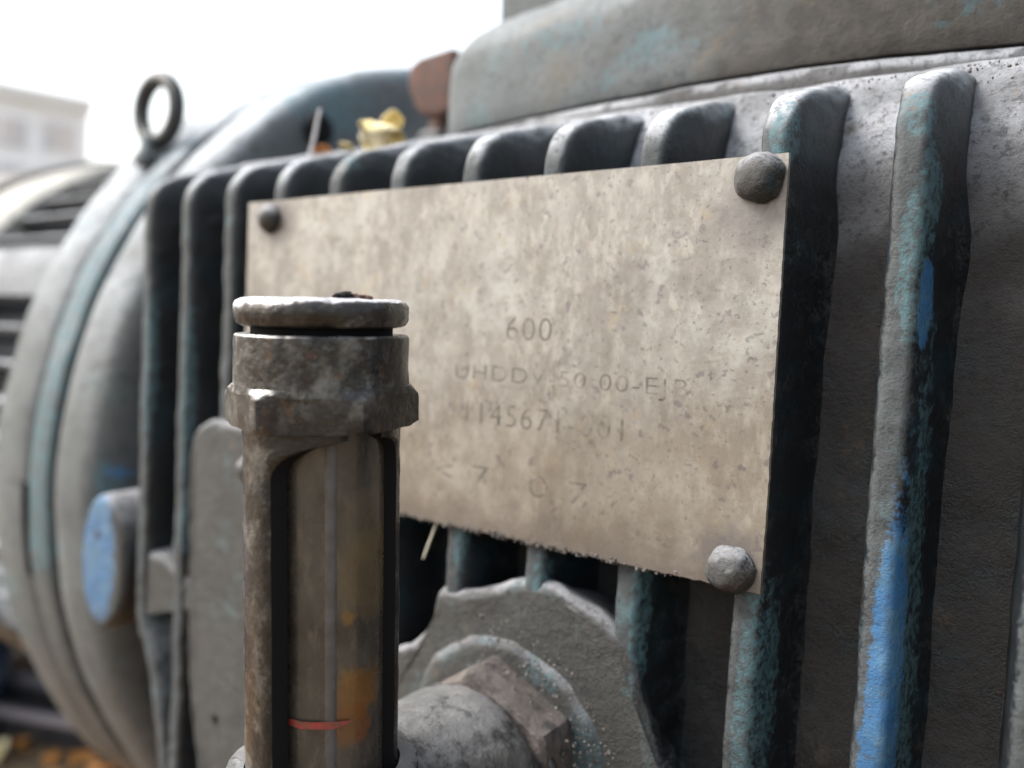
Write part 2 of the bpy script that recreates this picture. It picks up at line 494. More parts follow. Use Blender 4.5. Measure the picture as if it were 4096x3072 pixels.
# ------------------------------------------------------------------ cooling fins
path = [(0.0, z) for z in np.linspace(-.375, -.26, 12)] + [(0.0, z) for z in np.linspace(-.2585, .002, 175)]
path += [(.0002, .0045), (.0007, .0065), (.0015, .0085), (.0026, .0104), (.0040, .0122), (.0056, .0138), (.0074, .0151), (.0095, .0163),
         (.0120, .0174), (.0148, .0184), (.0175, .0193), (.0205, .0203), (.0235, .0213), (.0265, .0224), (.0300, .0238), (.0345, .0250), (.0390, .0262), (.0435, .0272), (.0470, .0280)]
zb_top = .0250
def backpt(y, z, i, n0=187):
    if i < n0: return (.034, z)
    t = (i - n0) / (len(path) - 1 - n0)
    return (.034 + .014 * t, .002 + (zb_top - .002) * (t ** .7))
prof_u = [(0.0, 0.0), (0.0, .0013), (.0001, .0020), (.0004, .0026), (.0010, .0031), (.0020, .0035), (.0035, .0039), (.0060, .0044),
          (.0090, .0049), (.0130, .0056), (.0170, .0064), (.0205, .0074), (.0235, .0087), (.0260, .0104), (.0285, .0126), (.0340, .0160)]
PAINT = [  # centre, radii, kind
    ((.2188, .0008, -.158), (.0056, .0085, .093), 'paint'),
    ((.2193, .0008, -.102), (.0048, .0080, .026), 'paint'),
    ((.2170, -.001, -.135), (.0030, .003, .040), 'paint'),
    ((.2210, .0045, -.0330), (.0026, .0050, .0125), 'paint'),
    ((.2195, .0040, -.0100), (.0035, .007, .013), 'teal'),
    ((.2175, .0010, .0075), (.0040, .005, .008), 'teal'),
    ((.2180, .0005, -.0230), (.0040, .005, .020), 'teal'),
    ((.2225, .0080, -.130), (.0050, .010, .12), 'teal'),
    ((.1893, .0010, -.122), (.0035, .006, .022), 'teal'),
    ((.1905, .0060, -.125), (.0040, .009, .030), 'teal'),
    ((.1893, .0010, -.135), (.0040, .007, .04), 'teal'),
    ((.1885, .0010, -.160), (.0040, .007, .03), 'teal'),
    ((.1890, .0020, .0060), (.0040, .006, .010), 'teal'),
    ((.1600, .0010, -.115), (.0028, .006, .025), 'teal'),
    ((.1300, .0010, -.112), (.0028, .005, .012), 'teal'),
    ((.1015, .0005, -.105), (.0028, .004, .014), 'teal'),
    ((-.0390, .0005, -.075), (.003, .005, .05), 'teal'),
    ((-.0385, .0005, -.120), (.003, .005, .02), 'teal'),
    ((-.0660, .0005, -.060), (.003, .005, .04), 'teal'),
]
def set_attrs(me, blobs=PAINT):
    co = np.empty(len(me.vertices) * 3); me.vertices.foreach_get('co', co); co = co.reshape(-1, 3)
    for kind in ('paint', 'teal'):
        v = np.zeros(len(co))
        for c, r, k in blobs:
            if k != kind: continue
            d = np.sqrt((((co - np.array(c)) / np.array(r)) ** 2).sum(1))
            v = np.maximum(v, np.clip(1.25 - d, 0, 1))
        a = me.attributes.new(kind, 'FLOAT', 'POINT')
        a.data.foreach_set('value', v)

fin_left = [-.0722, -.0457, -.0178, .0098, .0385, .0667, .0954, .1239, .1527, .1834, .2120, .2407, .2692, .298, .3265, .355]
for k, xl in enumerate(fin_left):
    xc = xl + .0038
    th = 1.0
    rows = []
    for i, (y, z) in enumerate(path):
        by, bz = backpt(y, z, i)
        B = Vector((by, bz)); Pt = Vector((y, z)); D = B - Pt; L = D.length
        tf = max(0.0, min(1.0, (i - 187) / (len(path) - 188)))
        row = []
        wv = .0005 * fbm(k * 3.1, 0, z + y, 16) + .0002 * fbm(k * 7.7, 0, z + y, 90)
        dv = .0006 * fbm(k * 5.3, 2, z, 45)
        if k == 0 and z < -.165: wv += .021 * (1 - math.exp(-((-.165 - z) / .035) ** 1.3))
        for sgn in (-1, 1):
            seq = prof_u if sgn == 1 else prof_u[:0:-1]
            for h, w in seq:
                hh = h * L / .034
                lim = .0072 + .0088 * max(0.0, min(1.0, (-z - .002) / .055)) - tf * .0008
                if h >= .009: w = min(w, lim)
                if sgn < 0: w = min(w, .0037 + .085 * h)
                q = Pt + D * (hh / L)
                xx = xc + sgn * w * th + wv
                q3 = Vector((xx, q.x + dv, q.y))
                if h < .02:
                    a = .00028
                    q3.x += a * fbm(xx, q3.y, q3.z, 160) ; q3.y += a * fbm(xx + 9, q3.y, q3.z, 200); q3.z += a * .5 * fbm(xx, q3.y + 5, q3.z, 160)
                row.append(q3)
        rows.append(row)
    me = grid_mesh('cooling_fin', rows)
    set_attrs(me)
    link('cooling_fin', me, M_iron, gear)

# ------------------------------------------------------------------ raised pads and bosses cast on the face
def attrs(me): set_attrs(me); return me
boss = [(.0925, -.1280), (.0930, -.1180), (.0970, -.1195), (.1010, -.1198), (.1120, -.1165), (.1229, -.1118), (.1265, -.1095), (.1306, -.1092), (.1390, -.1115),
        (.1470, -.1150), (.1525, -.1170), (.1575, -.1190), (.1600, -.1260), (.1625, -.1360), (.1655, -.1440), (.1690, -.1530), (.1740, -.1600), (.1800, -.1620), (.1860, -.1640),
        (.1875, -.26), (.080, -.26), (.074, -.20), (.0735, -.160), (.0740, -.1500), (.0740, -.1440), (.0830, -.1415), (.0885, -.1370), (.0912, -.1325)]
BP = [((.148, -.001, -.150), (.010, .006, .012), 'teal'), ((.113, -.001, -.130), (.006, .006, .003), 'teal'),
      ((.134, -.001, -.132), (.007, .006, .010), 'teal'), ((.176, -.001, -.162), (.007, .006, .010), 'teal')]
me = slab('bushing_boss', boss, .028, -.0006, .0030, draft=-.0085, wob=.0009)
set_attrs(me, PAINT + BP)
link('bushing_boss', me, M_boss, gear)
me = lathe('boss_collar', [(-.003, .0365), (-.0004, .0345), (.0006, .0332), (.0014, .0320), (.0018, .0310), (.0019, .0290), (.0019, .020)], (.1205, -.0005, -.163), (0, -1, 0), 120, wob=.0009, ws=110)
set_attrs(me, BP)
link('boss_collar', me, M_boss, gear)

pad = [(-.0335, -.102), (-.0330, -.0900), (-.0300, -.0835), (-.0250, -.0805), (-.0080, -.0795), (.0200, -.0795), (.0340, -.0800), (.0400, -.084), (.0420, -.10),
       (.0425, -.27), (-.0195, -.27), (-.0205, -.2171), (-.0262, -.2080), (-.0300, -.190), (-.0325, -.160)]
me = attrs(slab('inspection_pad', pad, .028, -.0022, .0035, draft=.002, wob=.0006))
link('inspection_pad', me, M_boss, gear)
me = lathe('drain_hole', round_prof(0, .0006, .0017, .0003), (-.0114, -.0021, -.1935), (0, -1, 0), 20)
link('drain_hole', me, M_hole, gear)
# web across the slots left of the pad
web = [(-.0690, -.1400), (-.0560, -.1400), (-.0470, -.1435), (-.0280, -.1450), (-.0280, -.1600), (-.0350, -.1570), (-.0430, -.1530), (-.0500, -.1520), (-.0570, -.1560), (-.0640, -.1660), (-.0700, -.180)]
me = attrs(slab('cross_web', web, .028, .0012, .003, draft=.002, step=.0018, sm=4))
link('cross_web', me, M_boss, gear)
# oval lug with the blue painted face
lug = []
for i in range(40):
    a = 2 * math.pi * i / 40
    lug.append((-.0935 + .0180 * math.cos(a), -.1495 + .0300 * math.sin(a)))
me = slab('mounting_lug', lug, .05, -.0035, .0036, draft=.001, sm=2, rings=True)
set_attrs(me, [((-.0965, -.0035, -.1475), (.0155, .009, .0310), 'paint'), ((-.0965, -.0035, -.1370), (.0140, .009, .020), 'paint')])
link('mounting_lug', me, M_boss, gear)
me = lathe('lug_pin', round_prof(0, .0007, .0016, .0003), (-.0965, -.0034, -.1375), (0, -1, 0), 20)
link('lug_pin', me, M_rust, gear)

# ------------------------------------------------------------------ top cover
def rrect(x0, x1, y0, y1, r, o, n=12):
    pts = []
    x0 += o; y0 += o; x1 -= o; y1 -= o; r = max(.004, r - o * .6)
    for cx, cy, a0 in ((x0 + r, y0 + r, 180), (x1 - r, y0 + r, 270), (x1 - r, y1 - r, 0), (x0 + r, y1 - r, 90)):
        for i in range(n + 1):
            a = rad(a0 + 90 * i / n)
            pts.append((cx + r * math.cos(a), cy + r * math.sin(a)))
    out = []
    for i in range(len(pts)):
        a, b = pts[i], pts[(i + 1) % len(pts)]
        k = max(1, int(math.hypot(a[0] - b[0], a[1] - b[1]) / .006))
        for j in range(k): out.append((a[0] + (b[0] - a[0]) * j / k, a[1] + (b[1] - a[1]) * j / k))
    return out
PLAN = [(.0470, .0636), (.0560, .0622), (.0688, .0598), (.0800, .0576), (.0920, .0553), (.1119, .0524), (.1379, .0496), (.1560, .0478), (.1742, .0472), (.1860, .0480), (.1979, .0494), (.2142, .0520),
        (.2304, .0556), (.2600, .0650), (.3000, .0820), (.34, .105), (.38, .14), (.40, .20), (.39, .27), (.35, .33), (.30, .36), (.12, .36), (.07, .345), (.034, .31),
        (.0248, .20), (.0242, .12), (.0242, .10), (.0244, .087), (.0256, .0790), (.0284, .0726), (.0330, .0678), (.0392, .0648)]
def loft(name, levels, wob=.0007, ws=60):
    base = [tuple(p) for p in smooth_loop(resample([Vector(p) for p in PLAN], .0032), 3)]
    n = len(base); rows = []
    for z, o in levels:
        row = []
        for i in range(n):
            a, b = base[i - 1], base[(i + 1) % n]
            t = Vector((b[0] - a[0], b[1] - a[1])).normalized()
            nn = Vector((-t.y, t.x))
            p = Vector(base[i]) + nn * o
            row.append(Vector((p.x + wob * fbm(p.x, p.y, z, ws), p.y + wob * fbm(p.x, p.y + 3, z, ws), z + wob * .5 * fbm(p.x, p.y, z + 4, ws))))
        rows.append(row)
    return grid_mesh(name, rows, closed_u=True, cap=True, sharp=40)
me = loft('cover_seat', [(.018, -.0012), (.0285, -.0010), (.0320, -.0006), (.0344, -.0001), (.0351, .0008), (.0352, .004)])
link('cover_seat', me, M_floor, gear)
me = loft('gasket', [(.0348, .0016), (.0362, .0016)], wob=.0004)
link('gasket', me, M_hole, gear)
me = loft('top_cover', [(.0357, .006), (.0357, .0010), (.0360, .0002), (.0370, -.0002), (.0420, -.0004), (.0480, -.0003), (.0540, 0), (.0600, .0001), (.0650, .0006), (.0685, .0022), (.0710, .0040),
                        (.0755, .0074), (.0792, .0119), (.0820, .0158), (.0835, .0182), (.0845, .0192), (.088, .0192), (.10, .0192), (.14, .0192)])
set_attrs(me, [((.13, .04, .050), (.020, .02, .009), 'teal'), ((.112, .04, .043), (.012, .02, .006), 'teal'), ((.09, .04, .062), (.03, .03, .008), 'teal'), ((.22, .04, .045), (.02, .02, .006), 'teal')])
link('top_cover', me, M_cover, gear)
# rusty bolt at the cover's left end
br = empty('rusty_lug', (-.014, .115, .028), 'flat rusty iron lug standing on a stud just left of the top cover', 'lug')
BO = (-.0115, .115, 0)
lugo = [(-.0262, .0868), (-.0140, .0888), (.0010, .0895), (.0030, .0750), (.0010, .0600), (-.0080, .0580), (-.0165, .0590), (-.0225, .0640), (-.0268, .0720), (-.0285, .0800)]
link('lug_plate', slab('lug_plate', lugo, .123, .107, .003, step=.002, sm=2, wob=.0006), M_rust, br)
link('stud', lathe('stud', round_prof(.028, .060, .0062, .0008), BO, (0, 0, 1), 30, wob=.0003), M_rust, br)
link('nut', lathe('nut', round_prof(.0295, .0520, .0115, .0015), BO, (0, 0, 1), 30, wob=.0006, rfun=lambda a: .92 + .08 * math.cos(6 * a)), M_rivet, br)

# ------------------------------------------------------------------ bell flange and motor
AXY, AXZ = .274, -.133
bellp = [(-.1525, .10), (-.1525, .2655), (-.1510, .2690), (-.1485, .2706), (-.140, .2708), (-.128, .2708), (-.1215, .2700), (-.1175, .2675), (-.1152, .2635), (-.1138, .257),
         (-.1125, .249), (-.1120, .240), (-.1110, .228), (-.108, .218), (-.101, .211), (-.090, .207), (-.060, .205), (-.060, .05)]
me = lathe('bell_flange', bellp, (0, AXY, AXZ), (1, 0, 0), 180, wob=.0012, ws=22, ref=(0, -1, 0))
set_attrs(me, [((-.113, .24, .13), (.02, .10, .02), 'teal'), ((-.117, .31, .128), (.012, .12, .016), 'teal'), ((-.114, .33, .122), (.012, .09, .012), 'paint'), ((-.112, .13, .09), (.02, .04, .03), 'teal'),
               ((-.1115, .004, -.118), (.008, .02, .022), 'teal'), ((-.112, .006, -.112), (.0045, .02, .010), 'paint')])
link('bell_flange', me, M_bell, gear)
me = lathe('flange_gap', [(-.1600, .264), (-.1500, .264)], (0, AXY, AXZ), (1, 0, 0), 120, ref=(0, -1, 0))
link('flange_gap_ring', me, M_hole, gear)  # black ring closing the groove between the flanges
for yy, zz in ((.1245, .067), (.274, .120), (.43, .06), (.02, -.133)):
    r = Vector((0, yy - AXY, zz - AXZ)); r = r.normalized() * .2505
    o = Vector((-.1135, AXY + r.y, AXZ + r.z))
    if yy == .02: continue
    me = lathe('flange_hole_disc', round_prof(0, .0075, .0085, .0015), o, (1, 0, 0), 24)  # raised dark disc standing in for a shaded hole
    link('flange_hole_disc', me, M_hole, gear)

motor = empty('electric_motor', (-.38, AXY, -.40), 'finned blue grey electric motor bolted to the round flange left of the gearbox', 'motor')
discA = [(-.1765, .10), (-.1765, .2685), (-.1750, .2710), (-.1620, .2712), (-.1588, .2700), (-.1580, .2680), (-.1580, .10)]
me = lathe('adapter_ring', discA, (0, AXY, AXZ), (1, 0, 0), 180, wob=.0010, ws=25, ref=(0, -1, 0))
set_attrs(me, [((-.168, .02, -.10), (.02, .05, .10), 'teal'), ((-.168, .04, .0), (.02, .05, .05), 'teal')])
link('adapter_ring', me, M_bell, motor)
discB = [(-.2160, .10), (-.2160, .2670), (-.2145, .2700), (-.2110, .2716), (-.1850, .2712), (-.1800, .2700), (-.1775, .2670), (-.1772, .10)]
me = lathe('motor_flange', discB, (0, AXY, AXZ), (1, 0, 0), 180, wob=.0010, ws=25, ref=(0, -1, 0))
set_attrs(me, [])
link('motor_flange', me, M_bell, motor)
# the dark slot on the rim
rows = []
for x in (-.1795, -.1760):
    row = []
    for i in range(17):
        z = -.1265 - .048 * i / 16
        dz = z - AXZ
        y = AXY - math.sqrt(.2717 ** 2 - dz * dz)
        row.append(Vector((x, y, z)))
    rows.append(row)
me = grid_mesh('rim_slot', rows)
sol = link('rim_slot', me, M_hole, motor)
sd = sol.modifiers.new('thickness', 'SOLIDIFY'); sd.thickness = .0012; sd.offset = 0
# motor body and fins
me = lathe('motor_body', [(-.205, .0), (-.205, .205), (-.60, .205), (-.61, .10), (-.61, 0)], (0, AXY, AXZ), (1, 0, 0), 120, ref=(0, -1, 0))
set_attrs(me, [])
link('motor_body', me, M_motor, motor)
fo = []
for x in (-.207, -.43):
    for (h, w) in ((.200, .0032), (.229, .0026), (.2325, .0020), (.2340, .0008)):
        fo.append((x, -h, w))
    for (h, w) in ((.2340, -.0008), (.2325, -.0020), (.229, -.0026), (.200, -.0032)):
        fo.append((x, -h, w))
fs = [(j, (j + 1) % 8, 8 + (j + 1) % 8, 8 + j) for j in range(8)] + [tuple(range(8))[::-1], tuple(range(8, 16))]
fme = mesh('motor_fin', fo, fs, True, 40); fix_normals(fme)
fme.materials.append(M_motor)
NF = 60
for k in range(NF):
    a = 2 * math.pi * (k + .4) / NF
    if abs(a - rad(341)) < rad(2): pass
    o = bpy.data.objects.new('motor_fin', fme)
    COL.objects.link(o)
    o.parent = motor
    o.matrix_parent_inverse = motor.matrix_world.inverted()
    o.matrix_world = Matrix.Translation((0, AXY, AXZ)) @ Matrix.Rotation(-a, 4, 'X')
# raised pad among the fins, end shield and fan cowl
def arc_block(name, x0, x1, r0, r1, a0, a1, n=8):
    vs = []; nn = n + 1
    for x in (x0, x1):
        for r in (r0, r1):
            for i in range(nn):
                a = rad(a0 + (a1 - a0) * i / n)
                vs.append((x, AXY - r * math.cos(a), AXZ + r * math.sin(a)))
    def ix(xi, ri, i): return xi * 2 * nn + ri * nn + i
    fs = []
    for i in range(n):
        fs += [(ix(0, 1, i), ix(0, 1, i + 1), ix(1, 1, i + 1), ix(1, 1, i)), (ix(0, 0, i), ix(1, 0, i), ix(1, 0, i + 1), ix(0, 0, i + 1)),
               (ix(0, 0, i), ix(0, 0, i + 1), ix(0, 1, i + 1), ix(0, 1, i)), (ix(1, 0, i), ix(1, 1, i), ix(1, 1, i + 1), ix(1, 0, i + 1))]
    fs += [(ix(0, 0, 0), ix(0, 1, 0), ix(1, 1, 0), ix(1, 0, 0)), (ix(0, 0, n), ix(1, 0, n), ix(1, 1, n), ix(0, 1, n))]
    me = mesh(name, vs, fs, True, 30); fix_normals(me)
    return me
link('motor_pad', arc_block('motor_pad', -.208, -.47, .19, .2375, 25.5, 35, 8), M_motor, motor)
me = lathe('end_shield', [(-.43, .0), (-.43, .236), (-.435, .240), (-.52, .240), (-.53, .236), (-.53, 0)], (0, AXY, AXZ), (1, 0, 0), 120, ref=(0, -1, 0))
m = MB('end_shield_cream'); M_shield = m.out(m.mix(m.step(m.noise(40, 4), .4, .6), (.30, .295, .27), (.20, .20, .19)), .7)
link('end_shield', me, M_shield, motor)
me = lathe('fan_cowl', [(-.535, .0), (-.535, .243), (-.54, .2465), (-.72, .2465), (-.73, .24), (-.73, 0)], (0, AXY, AXZ), (1, 0, 0), 120, ref=(0, -1, 0))
m = MB('fan_cowl_black'); M_cowl = m.out((.02, .022, .024), .6)
link('fan_cowl', me, M_cowl, motor)
# motor foot
fm = box_mesh('motor_foot', (.08, .20, .06), .008); fm.transform(Matrix.Translation((-.29, .28, -.370)))
link('motor_foot', fm, M_base, motor)
# eye bolt
ebc = Vector((-.185, .0735, .0745))
def torus(name, c, R, r, nrm, seg=48, rs=14, sq=1.0):
    nrm = Vector(nrm).normalized(); u = Vector((0, 0, 1)); u = (u - nrm * u.dot(nrm)).normalized(); v = nrm.cross(u)
    rows = []
    for i in range(seg):
        a = 2 * math.pi * i / seg; d = u * math.cos(a) * sq + v * math.sin(a)
        dd = u * math.cos(a) + v * math.sin(a)
        rows.append([c + d * R + (dd * math.cos(b) + nrm * math.sin(b)) * r for b in [2 * math.pi * j / rs for j in range(rs)]])
    return grid_mesh(name, rows, closed_u=True, closed_v=True)
eye = empty('eye_bolt', (-.185, .068, .045), 'dark steel lifting eye bolt standing on top of the flange rim', 'eye bolt')
link('eye_ring', torus('eye_ring', ebc, .0172, .0046, (-.02, 1, .0)), M_cowl, eye)
link('eye_shank', lathe('eye_shank', [(0, 0), (0, .0060), (.005, .0060), (.007, .0045), (.016, .0042), (.018, 0)], (-.185, .0655, .0425), (0, .2, .98), 24), M_bell, eye)

# ------------------------------------------------------------------ nameplate
NP_Y = -.0004
plate = empty('nameplate', (.0957, -.001, -.1), 'scratched beige metal nameplate riveted across the fins, faintly stamped with numbers', 'nameplate')
nx, nz = 120, 64
rows = []
rs = random.Random(3)
def platept(u, v, y):
    x = u * .1913; z = -.1 * v
    if v == 1: z += .0003 * fbm(x, 0, 0, 500) - .0001
    if u == 1: x += .0002 * fbm(0, 0, z, 500)
    return Vector((x, y + .0005 * fbm(x, 0, z, 22), z))
front = [[platept(i / nx, j / nz, -.0018) for i in range(nx + 1)] for j in range(nz + 1)]
backr = [[platept(i / nx, j / nz, -.0004) for i in range(nx + 1)] for j in range(nz + 1)]
vs = [p for r in front for p in r] + [p for r in backr for p in r]
W = nx + 1; OFF = W * (nz + 1); fs = []
for j in range(nz):
    for i in range(nx):
        a = j * W + i
        fs.append((a, a + W, a + W + 1, a + 1)); fs.append((OFF + a, OFF + a + 1, OFF + a + W + 1, OFF + a + W))
for i in range(nx):
    fs.append((i, i + 1, OFF + i + 1, OFF + i)); b = nz * W + i; fs.append((b, OFF + b, OFF + b + 1, b + 1))
for j in range(nz):
    a = j * W; fs.append((a, OFF + a, OFF + a + W, a + W)); b = a + nx; fs.append((b, b + W, OFF + b + W, OFF + b))
me = mesh('plate_sheet', vs, fs, True, 40); fix_normals(me)
link('plate_sheet', me, M_plate, plate)
rv = []
for i, (x, z, r) in enumerate(((.1851, -.0052, .0056), (.1842, -.0958, .0056), (.0125, -.0062, .0046), (.0060, -.0955, .0052))):
    pr = [(0, r * 1.02), (.0006, r * 1.04)] + [(.0006 + r * .86 * math.sin(a), r * math.cos(a)) for a in np.linspace(.1, 1.5, 9)] + [(.0006 + r * .865, 0)]
    me = lathe('rivet', pr, (x, -.0018, z), (0, -1, 0), 40, wob=.0007, ws=210)
    set_attrs(me, [])
    link('rivet', me, M_rivet, plate)
# stamped characters: each line of lettering is a thin mesh lying in the surface
def lettering(txt, x, z, size, width, dens=1.0, name='stamped_lettering'):
    cu = bpy.data.curves.new('lettering', 'FONT')
    cu.body = txt; cu.size = 1.0; cu.space_character = 1.12
    cu.offset = -.012
    cu.extrude = .0
    tmp = bpy.data.objects.new('tmp_text', cu); COL.objects.link(tmp)
    bpy.context.view_layer.update()
    me = bpy.data.meshes.new_from_object(tmp.evaluated_get(bpy.context.evaluated_depsgraph_get()))
    bpy.data.objects.remove(tmp)
    co = [v.co.copy() for v in me.vertices]
    w = max(c.x for c in co) - min(c.x for c in co); h = max(c.y for c in co) - min(c.y for c in co)
    x0 = min(c.x for c in co); y0 = min(c.y for c in co)
    for v in me.vertices:
        X = x + (v.co.x - x0) / w * width; Z = z + (v.co.y - y0) / h * size
        v.co = Vector((X, -.00184 + .0005 * fbm(X, 0, Z, 22), Z))
    me.materials.clear()
    for p in me.polygons: p.use_smooth = True
    return link(name, me, M_stamp, plate)
lettering('600', .1160, -.0445, .0062, .0150)
lettering("UHDDV-50 00-EJB", .0984, -.0578, .0056, .0725)
lettering('1145671-001', .1030, -.0690, .0062, .0510)
lettering('< 71 0 7', .0925, -.0872, .0060, .0520)
# crust of grime along the lower edge
vs, fs = [], []
rs = random.Random(5)
ico = bmesh.new(); bmesh.ops.create_icosphere(ico, subdivisions=1, radius=1)
iv = [v.co.copy() for v in ico.verts]; iF = [tuple(v.index for v in f.verts) for f in ico.faces]; ico.free()
def scatter_blobs(n, fpos, smin, smax):
    vs, fs = [], []
    for _ in range(n):
        p = fpos(); s = smin + (smax - smin) * rs.random() ** 2
        b = len(vs); q = Vector((rs.uniform(.7, 1.4), rs.uniform(.5, 1), rs.uniform(.6, 1.1)))
        rot = Matrix.Rotation(rs.uniform(0, 6.28), 3, 'Y')
        for v in iv: vs.append(p + rot @ Vector((v.x * q.x, v.y * q.y, v.z * q.z)) * s * rs.uniform(.8, 1.2))
        fs += [tuple(b + k for k in f) for f in iF]
    return vs, fs
vs, fs = scatter_blobs(520, lambda: Vector((rs.uniform(.03, .172), -.0017 + rs.uniform(-.0003, .0004), -.1 + rs.uniform(-.0008, .0008))), .0002, .0006)
link('grime_crust', mesh('grime_crust', vs, fs), M_crumb, plate, kind='stuff')

# ------------------------------------------------------------------ oil level gauge in front
gauge = empty('oil_level_gauge', tuple(GA), 'upright oily metal oil level gauge with capped hex top and brown sight tube', 'gauge')
def glathe(name, prof, mat, wob=.0002, ws=260, seg=72, off=(0, 0), parent=None, sharp=35, rfun=None):
    o = GA + TOC * off[0] + RGT * off[1]
    me = lathe(name, prof, o, GAX, seg, wob=wob, ws=ws, sharp=sharp, ref=tuple(TOC), rfun=rfun)
    return link(name, me, mat, parent or gauge)
ZT = (GT - GA).length          # about .1001: height of the cap's upper reference
# heights (above GA): cap .0985-.1045, neck .0965, collar .0865, hex .0745-.0860, body below
glathe('cap', [(.0985, .012), (.0986, .0166), (.0990, .0176), (.1002, .0182), (.1018, .0183), (.1030, .0181), (.1038, .0175), (.1043, .0164), (.1045, .0145), (.1044, .008), (.1042, 0)], M_cap, wob=.0004, ws=230)
glathe('cap_neck', [(.0955, .0148), (.0990, .0148)], M_hole, wob=0)
glathe('collar', [(.0850, .0186), (.0860, .0184), (.0900, .0183), (.0950, .0182), (.0966, .0181), (.0969, .0178), (.0970, .0168), (.0962, .0140)], M_hex, wob=.00025)
# hexagon
rows = []
R0 = .0207
for h, k, rr in ((.0774, .80, 0), (.0778, .93, .3), (.0786, 1.0, .9), (.0796, 1.0, 1.0), (.0838, 1.0, 1.0), (.0846, .985, .9), (.0855, .945, .4), (.0864, .900, 0)):
    row = []
    for i in range(96):
        a = 2 * math.pi * i / 96
        seg_a = ((a - rad(23)) % (math.pi / 3)) - math.pi / 6
        hexr = R0 * math.cos(math.pi / 6) / math.cos(seg_a)
        # chamfer: at the upper and lower face the outline is nearly a circle
        r = min(hexr, R0 * (k if rr < 1 else 1)) if rr < 1 else min(hexr, R0 * .992)
        p = gpt(h, r, a)
        row.append(p + Vector((fbm(p.x, p.y, p.z, 260), fbm(p.x + 1, p.y, p.z, 260), fbm(p.x, p.y + 2, p.z, 260))) * .00012)
    rows.append(row)
me = grid_mesh('hex_collar', rows, closed_u=True, cap=True, sharp=28)
link('hex_collar', me, M_hex, gauge)
# guard tube with a tall window: outer and inner skins joined along the window edge
aL, aR = rad(-39), rad(76)
hs = [-.012 + .004 * i for i in range(18)] + [.0600 + .0012 * i for i in range(12)] + [.0746, .0754, .0762, .0768, .0773, .0780]
def win(h):
    arch = .0757; rr = .0080
    if h < arch - rr: k = 1.0
    elif h < arch: k = math.sqrt(max(0.0, 1 - ((h - (arch - rr)) / rr) ** 2)); k = .10 + .90 * k
    else: k = .10
    mid = (aL + aR) / 2 + .12
    # the arch leans: only the left corner is rounded strongly
    return mid + (aL - mid) * k, mid + (aR - mid) * (k ** .35)
rows = []
NS = 64
for h in hs:
    l, r = win(h)
    solid = h > .0760
    row = []
    tot = 2 * math.pi - (r - l)
    dep = .0035
    rout, rin = .0166, .0131
    lim = []
    for i in range(NS + 1):
        t = i / NS
        a = r + tot * t
        ro = rout
        # flat shoulders beside the window
        d = min(t, 1 - t) * tot
        ro += .0000
        if d < .10: ro -= .0006 * (1 - d / .10) ** 2
        p = gpt(h, ro, a)
        row.append(p + (p - gpt(h, 0, 0)).normalized() * .00018 * fbm(p.x, p.y, p.z, 240))
    # inner skin back from the left edge to the right edge
    li, ri = (l + rad(7) if not solid else l), (r - rad(3) if not solid else r)
    toti = 2 * math.pi - (ri - li)
    for i in range(NS + 1):
        t = 1 - i / NS
        row.append(gpt(h, rin if not solid else rin, ri + toti * t))
    rows.append(row)
me = grid_mesh('guard_tube', rows, closed_u=True, sharp=40)
me.materials.append(M_tube); me.materials.append(M_hole)
NC = 2 * NS + 2
for pi, p in enumerate(me.polygons):
    if (pi % NC) >= NS: p.material_index = 1  # window edge and inner skin blackened as painted shade
link('guard_tube', me, M_tube, gauge)
gl = glathe('sight_glass', [(-.02, .0121), (.0, .0121), (.0775, .0121)], M_glass, wob=.00006, ws=90, seg=96, off=(0, .0014))
rod = lathe('streak_rod', [(-.02, .0), (-.02, .0019), (.076, .0019), (.076, 0)], GA + TOC * .0106 + RGT * .0017, GAX, 20, wob=.00008, ws=120, ref=tuple(TOC))  # added rod standing in for the streak reflected in the sight glass
m = MB('streak_rod_grey')
M_streak = m.out(m.mix(m.step(m.noise(240, 4, .65), .35, .65), (.062, .056, .052), (.090, .086, .090)), .4)
link('streak_rod', rod, M_streak, gl)
# red level mark, a sub-part lying on the glass
vs, fs = [], []
rows = []
for dh in (-.0008, -.0003, .0003, .0008):
    rows.append([])
    for i in range(21):
        th = rad(-41 + 62 * i / 20)
        taper = 1 if i < 15 else 1 - (i - 15) / 7
        p = GA + RGT * .0014 + GAX * (.0160 + dh * taper + .0002 * fbm(i * .3, 0, 0, 1)) + (TOC * math.cos(th) + RGT * math.sin(th)) * .01262
        rows[-1].append(p)
link('level_mark', grid_mesh('level_mark', rows), M_red, gl)
# elbow that carries the gauge
rows_e = []
elb = [(-.030, .0195), (-.012, .0196), (-.0035, .0198), (-.0022, .0210), (-.0006, .0214), (.0006, .0210), (.0014, .0196), (.0016, .0170)]
glathe('elbow_socket', elb, M_pipe, wob=.0005, ws=230)
# horizontal branch from the boss to the elbow
EY, EZ = -.0632, -.1690
pb0 = [(.0135, .020), (.0135, .0272), (.0150, .0284), (.0190, .0286), (.0225, .0280), (.0240, .0262), (.0260, .0245), (.0320, .0232), (.0420, .0225), (.0560, .0222), (.0700, .0215), (.0800, .0170), (.0860, .009), (.0880, 0)]
pb = [(.0125, .020), (.0125, .0262), (.0145, .0278), (.0165, .0287), (.0200, .0288), (.0300, .0280), (.0420, .0272), (.0540, .0258), (.0660, .0225), (.0760, .0170), (.0830, .009), (.0860, 0)]
me = lathe('elbow_branch', pb, (.1222, 0, -.1672), (-.0062/.048, -1, -.0), 96, wob=.0007, ws=200)
link('elbow_branch', me, M_pipe, gauge)
me = torus('thread_ring', Vector((.1215, -.0125, -.1665)), .0262, .0016, (0, 1, 0), 64, 10)
link('thread_ring', me, M_pipe, gauge)

